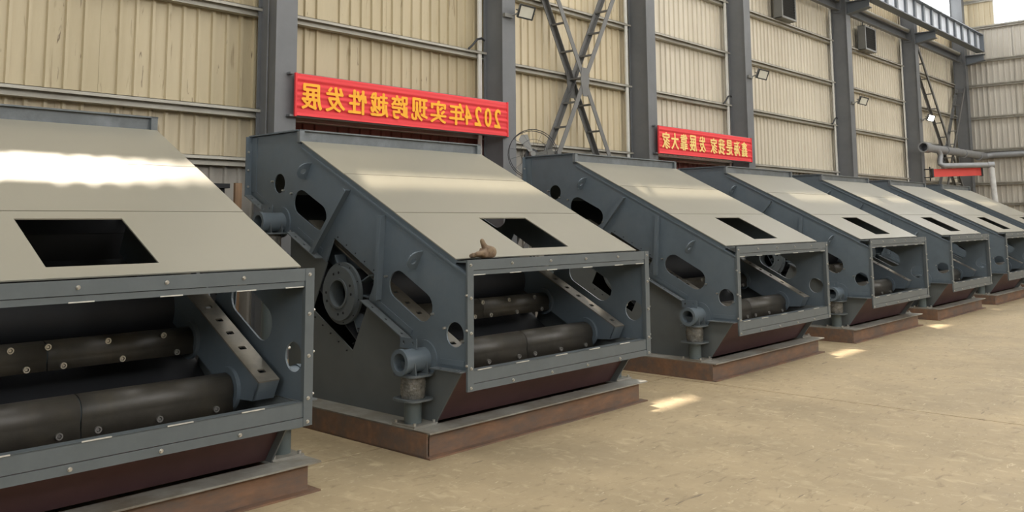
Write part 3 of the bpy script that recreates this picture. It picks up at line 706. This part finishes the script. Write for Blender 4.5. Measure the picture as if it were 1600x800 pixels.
for i in range(3):
    t = 2*math.pi*i/3+.3; d = a*math.cos(t)+b*math.sin(t); e = a*-math.sin(t)+b*math.cos(t)
    MB().prism([(.04, -.03), (.3, -.09), (.33, .02), (.28, .09), (.05, .03)], [], Cn+FD*.03, d, (e+FD*.3).normalized(), FD*.004).build('blade', 'lamp_grey', fan)
MB().cyl((0, 0, .03), (0, 0, zc-.05), .025, n=12).build('pole', 'black_metal', fan)
MB().cyl((0, 0, 0), (0, 0, .03), .28, n=28).build('base_disc', 'black_metal', fan)

# ------------------------------------------------------------------ pipes and jib at the far end
ep = tag(empty('extraction_pipe', (29, 8.85, 3.85)), 'grey extraction pipe with open mouth and a white hanging hose at the far end', 'pipe')
MB().cyl((-.55, 0, -.02), (-.1, 0, -.02), .16, n=24, inner=.125).build('mouth', 'pipe_grey', ep)
MB().cyl((-.1, 0, -.02), (6.1, 0, .05), .125, n=20).build('main_run', 'pipe_grey', ep)
MB().tube([(6.0, 0, .05), (6.2, -.02, .05), (6.3, -.1, .06), (6.33, -.3, .07), (6.33, -9, .1)], .11, 14).build('wall_run', 'pipe_grey', ep)
for x in (1.6, 3.6, 5.4): MB().cyl((x-.03, 0, .0), (x+.03, 0, .0), .15, n=20).build('pipe_flange', 'pipe_grey', ep)
AO = Vector((.75, 0, -.55))
S = [(-.2, .0, .5), (-.02, -.05, .48), (.08, -.08, .35), (.0, -.08, .18), (-.1, -.1, .06), (0, -.18, 0), (.1, -.3, 0), (.7, -1.3, 0)]
MB().tube([Vector(p)+AO for p in S], .085, 14).build('bent_tube', 'pipe_grey', ep)
MB().cyl(Vector((.69, -1.28, 0))+AO, Vector((.78, -1.43, 0))+AO, .10, n=16).build('end_elbow', 'pipe_grey', ep)
hose = []
for i in range(25): t = i/24; hose.append(Vector((.74+.2*t, -1.36, -.02-1.22*t))+AO)
mb = MB(); mb.tube(hose, .085, 14)
mb.v = [(x+(.008 if (k//14) % 2 else 0)*math.cos(k), y, z) for k, (x, y, z) in enumerate(mb.v)]
mb.build('white_hose', 'duct_white', ep)
MB().cyl(Vector((.94, -1.36, -1.24))+AO, Vector((.96, -1.36, -1.36))+AO, .10, .13, n=16).build('hose_nozzle', 'lamp_grey', ep)
jib = tag(empty('jib_crane', (29.72, 9.02, 3.08)), 'bright red jib arm bracketed to the far column under the grey pipes', 'jib')
d = Vector((.88, -1.22, .03)).normalized()
MB().beam((0, 0, 0), d*1.5, .25, .10, (1.22, .88, 0)).build('red_beam', 'red_paint', jib)
MB().beam(-d*.02, d*.03, .29, .14, (1.22, .88, 0)).build('hinge_plate', 'black_metal', jib)
MB().beam(d*1.47, d*1.52, .29, .14, (1.22, .88, 0)).build('end_stop', 'black_metal', jib)
for dz in (-.14, .12): MB().box(-.22, .03, .02, .172, dz-.012, dz+.012).build('hinge_bracket', 'black_metal', jib)
MB().cyl((-.05, .05, -.25), (-.05, .05, .2), .02, n=10).build('hinge_pin', 'black_metal', jib)

# ------------------------------------------------------------------ glove, plank
gl = empty('work_glove', (4.53, 4.44, 1.343)); tag(gl, 'brown work glove lying on the frame corner of the second machine, thumb up', 'glove')
def skin(name, chains, m, parent):
    me = bpy.data.meshes.new(name); V = []; E = []; Rr = []
    for ch in chains:
        start = None
        for i, (p, r) in enumerate(ch):
            key = next((k for k, q in enumerate(V) if (Vector(q)-Vector(p)).length < 1e-5), None)
            if key is None: V.append(p); Rr.append(r); key = len(V)-1
            if start is not None: E.append((start, key))
            start = key
    me.from_pydata(V, E, []); o = link(name, me, parent)
    md = o.modifiers.new('skin', 'SKIN'); md.use_smooth_shade = True
    for i, r in enumerate(Rr): sv = me.skin_vertices[0].data[i]; sv.radius = (r, r); sv.use_root = (i == 0)
    ss = o.modifiers.new('sub', 'SUBSURF'); ss.levels = ss.render_levels = 2
    dg = bpy.context.evaluated_depsgraph_get(); m2 = bpy.data.meshes.new_from_object(o.evaluated_get(dg)); m2.materials.clear(); m2.materials.append(MATS[m])
    m2.polygons.foreach_set('use_smooth', [True]*len(m2.polygons)); o.modifiers.clear(); o.data = m2; return o
k0, k1, k2, k3 = (.108, 0, .046), (.07, 0, .047), (.03, 0, .044), (-.012, 0, .038)
ch = [[(k0, .043), (k1, .047), (k2, .043), (k3, .034)], [(k2, .043), ((.010, 0, .085), .022), ((-.014, 0, .118), .019), ((-.026, 0, .146), .015)]]
for yy, zz, ln in ((-.024, .046, .075), (-.004, .036, .09), (.016, .030, .08)):
    ch.append([(k3, .034), ((-.045, yy*1.3, zz), .019), ((-.045-ln*.5, yy*1.3, zz-.003), .018), ((-.045-ln*.95, yy*1.3, zz-.006), .016)])
skin('glove_body', ch, 'glove', gl)
tag(MB().box(5.03, 5.11, 8.75, 8.79, 0, 2.06).build('wood_plank', 'wood'), 'rough wooden plank upright against the wall behind the nearest machine', 'plank')
tag(MB().box(4.70, 4.93, 8.8, 9.1, 0, 2.02).box(4.66, 4.97, 8.76, 9.14, 2.0, 2.05).build('locker', 'dark_void'), 'dark narrow locker beside the wooden plank behind the nearest machine', 'locker')
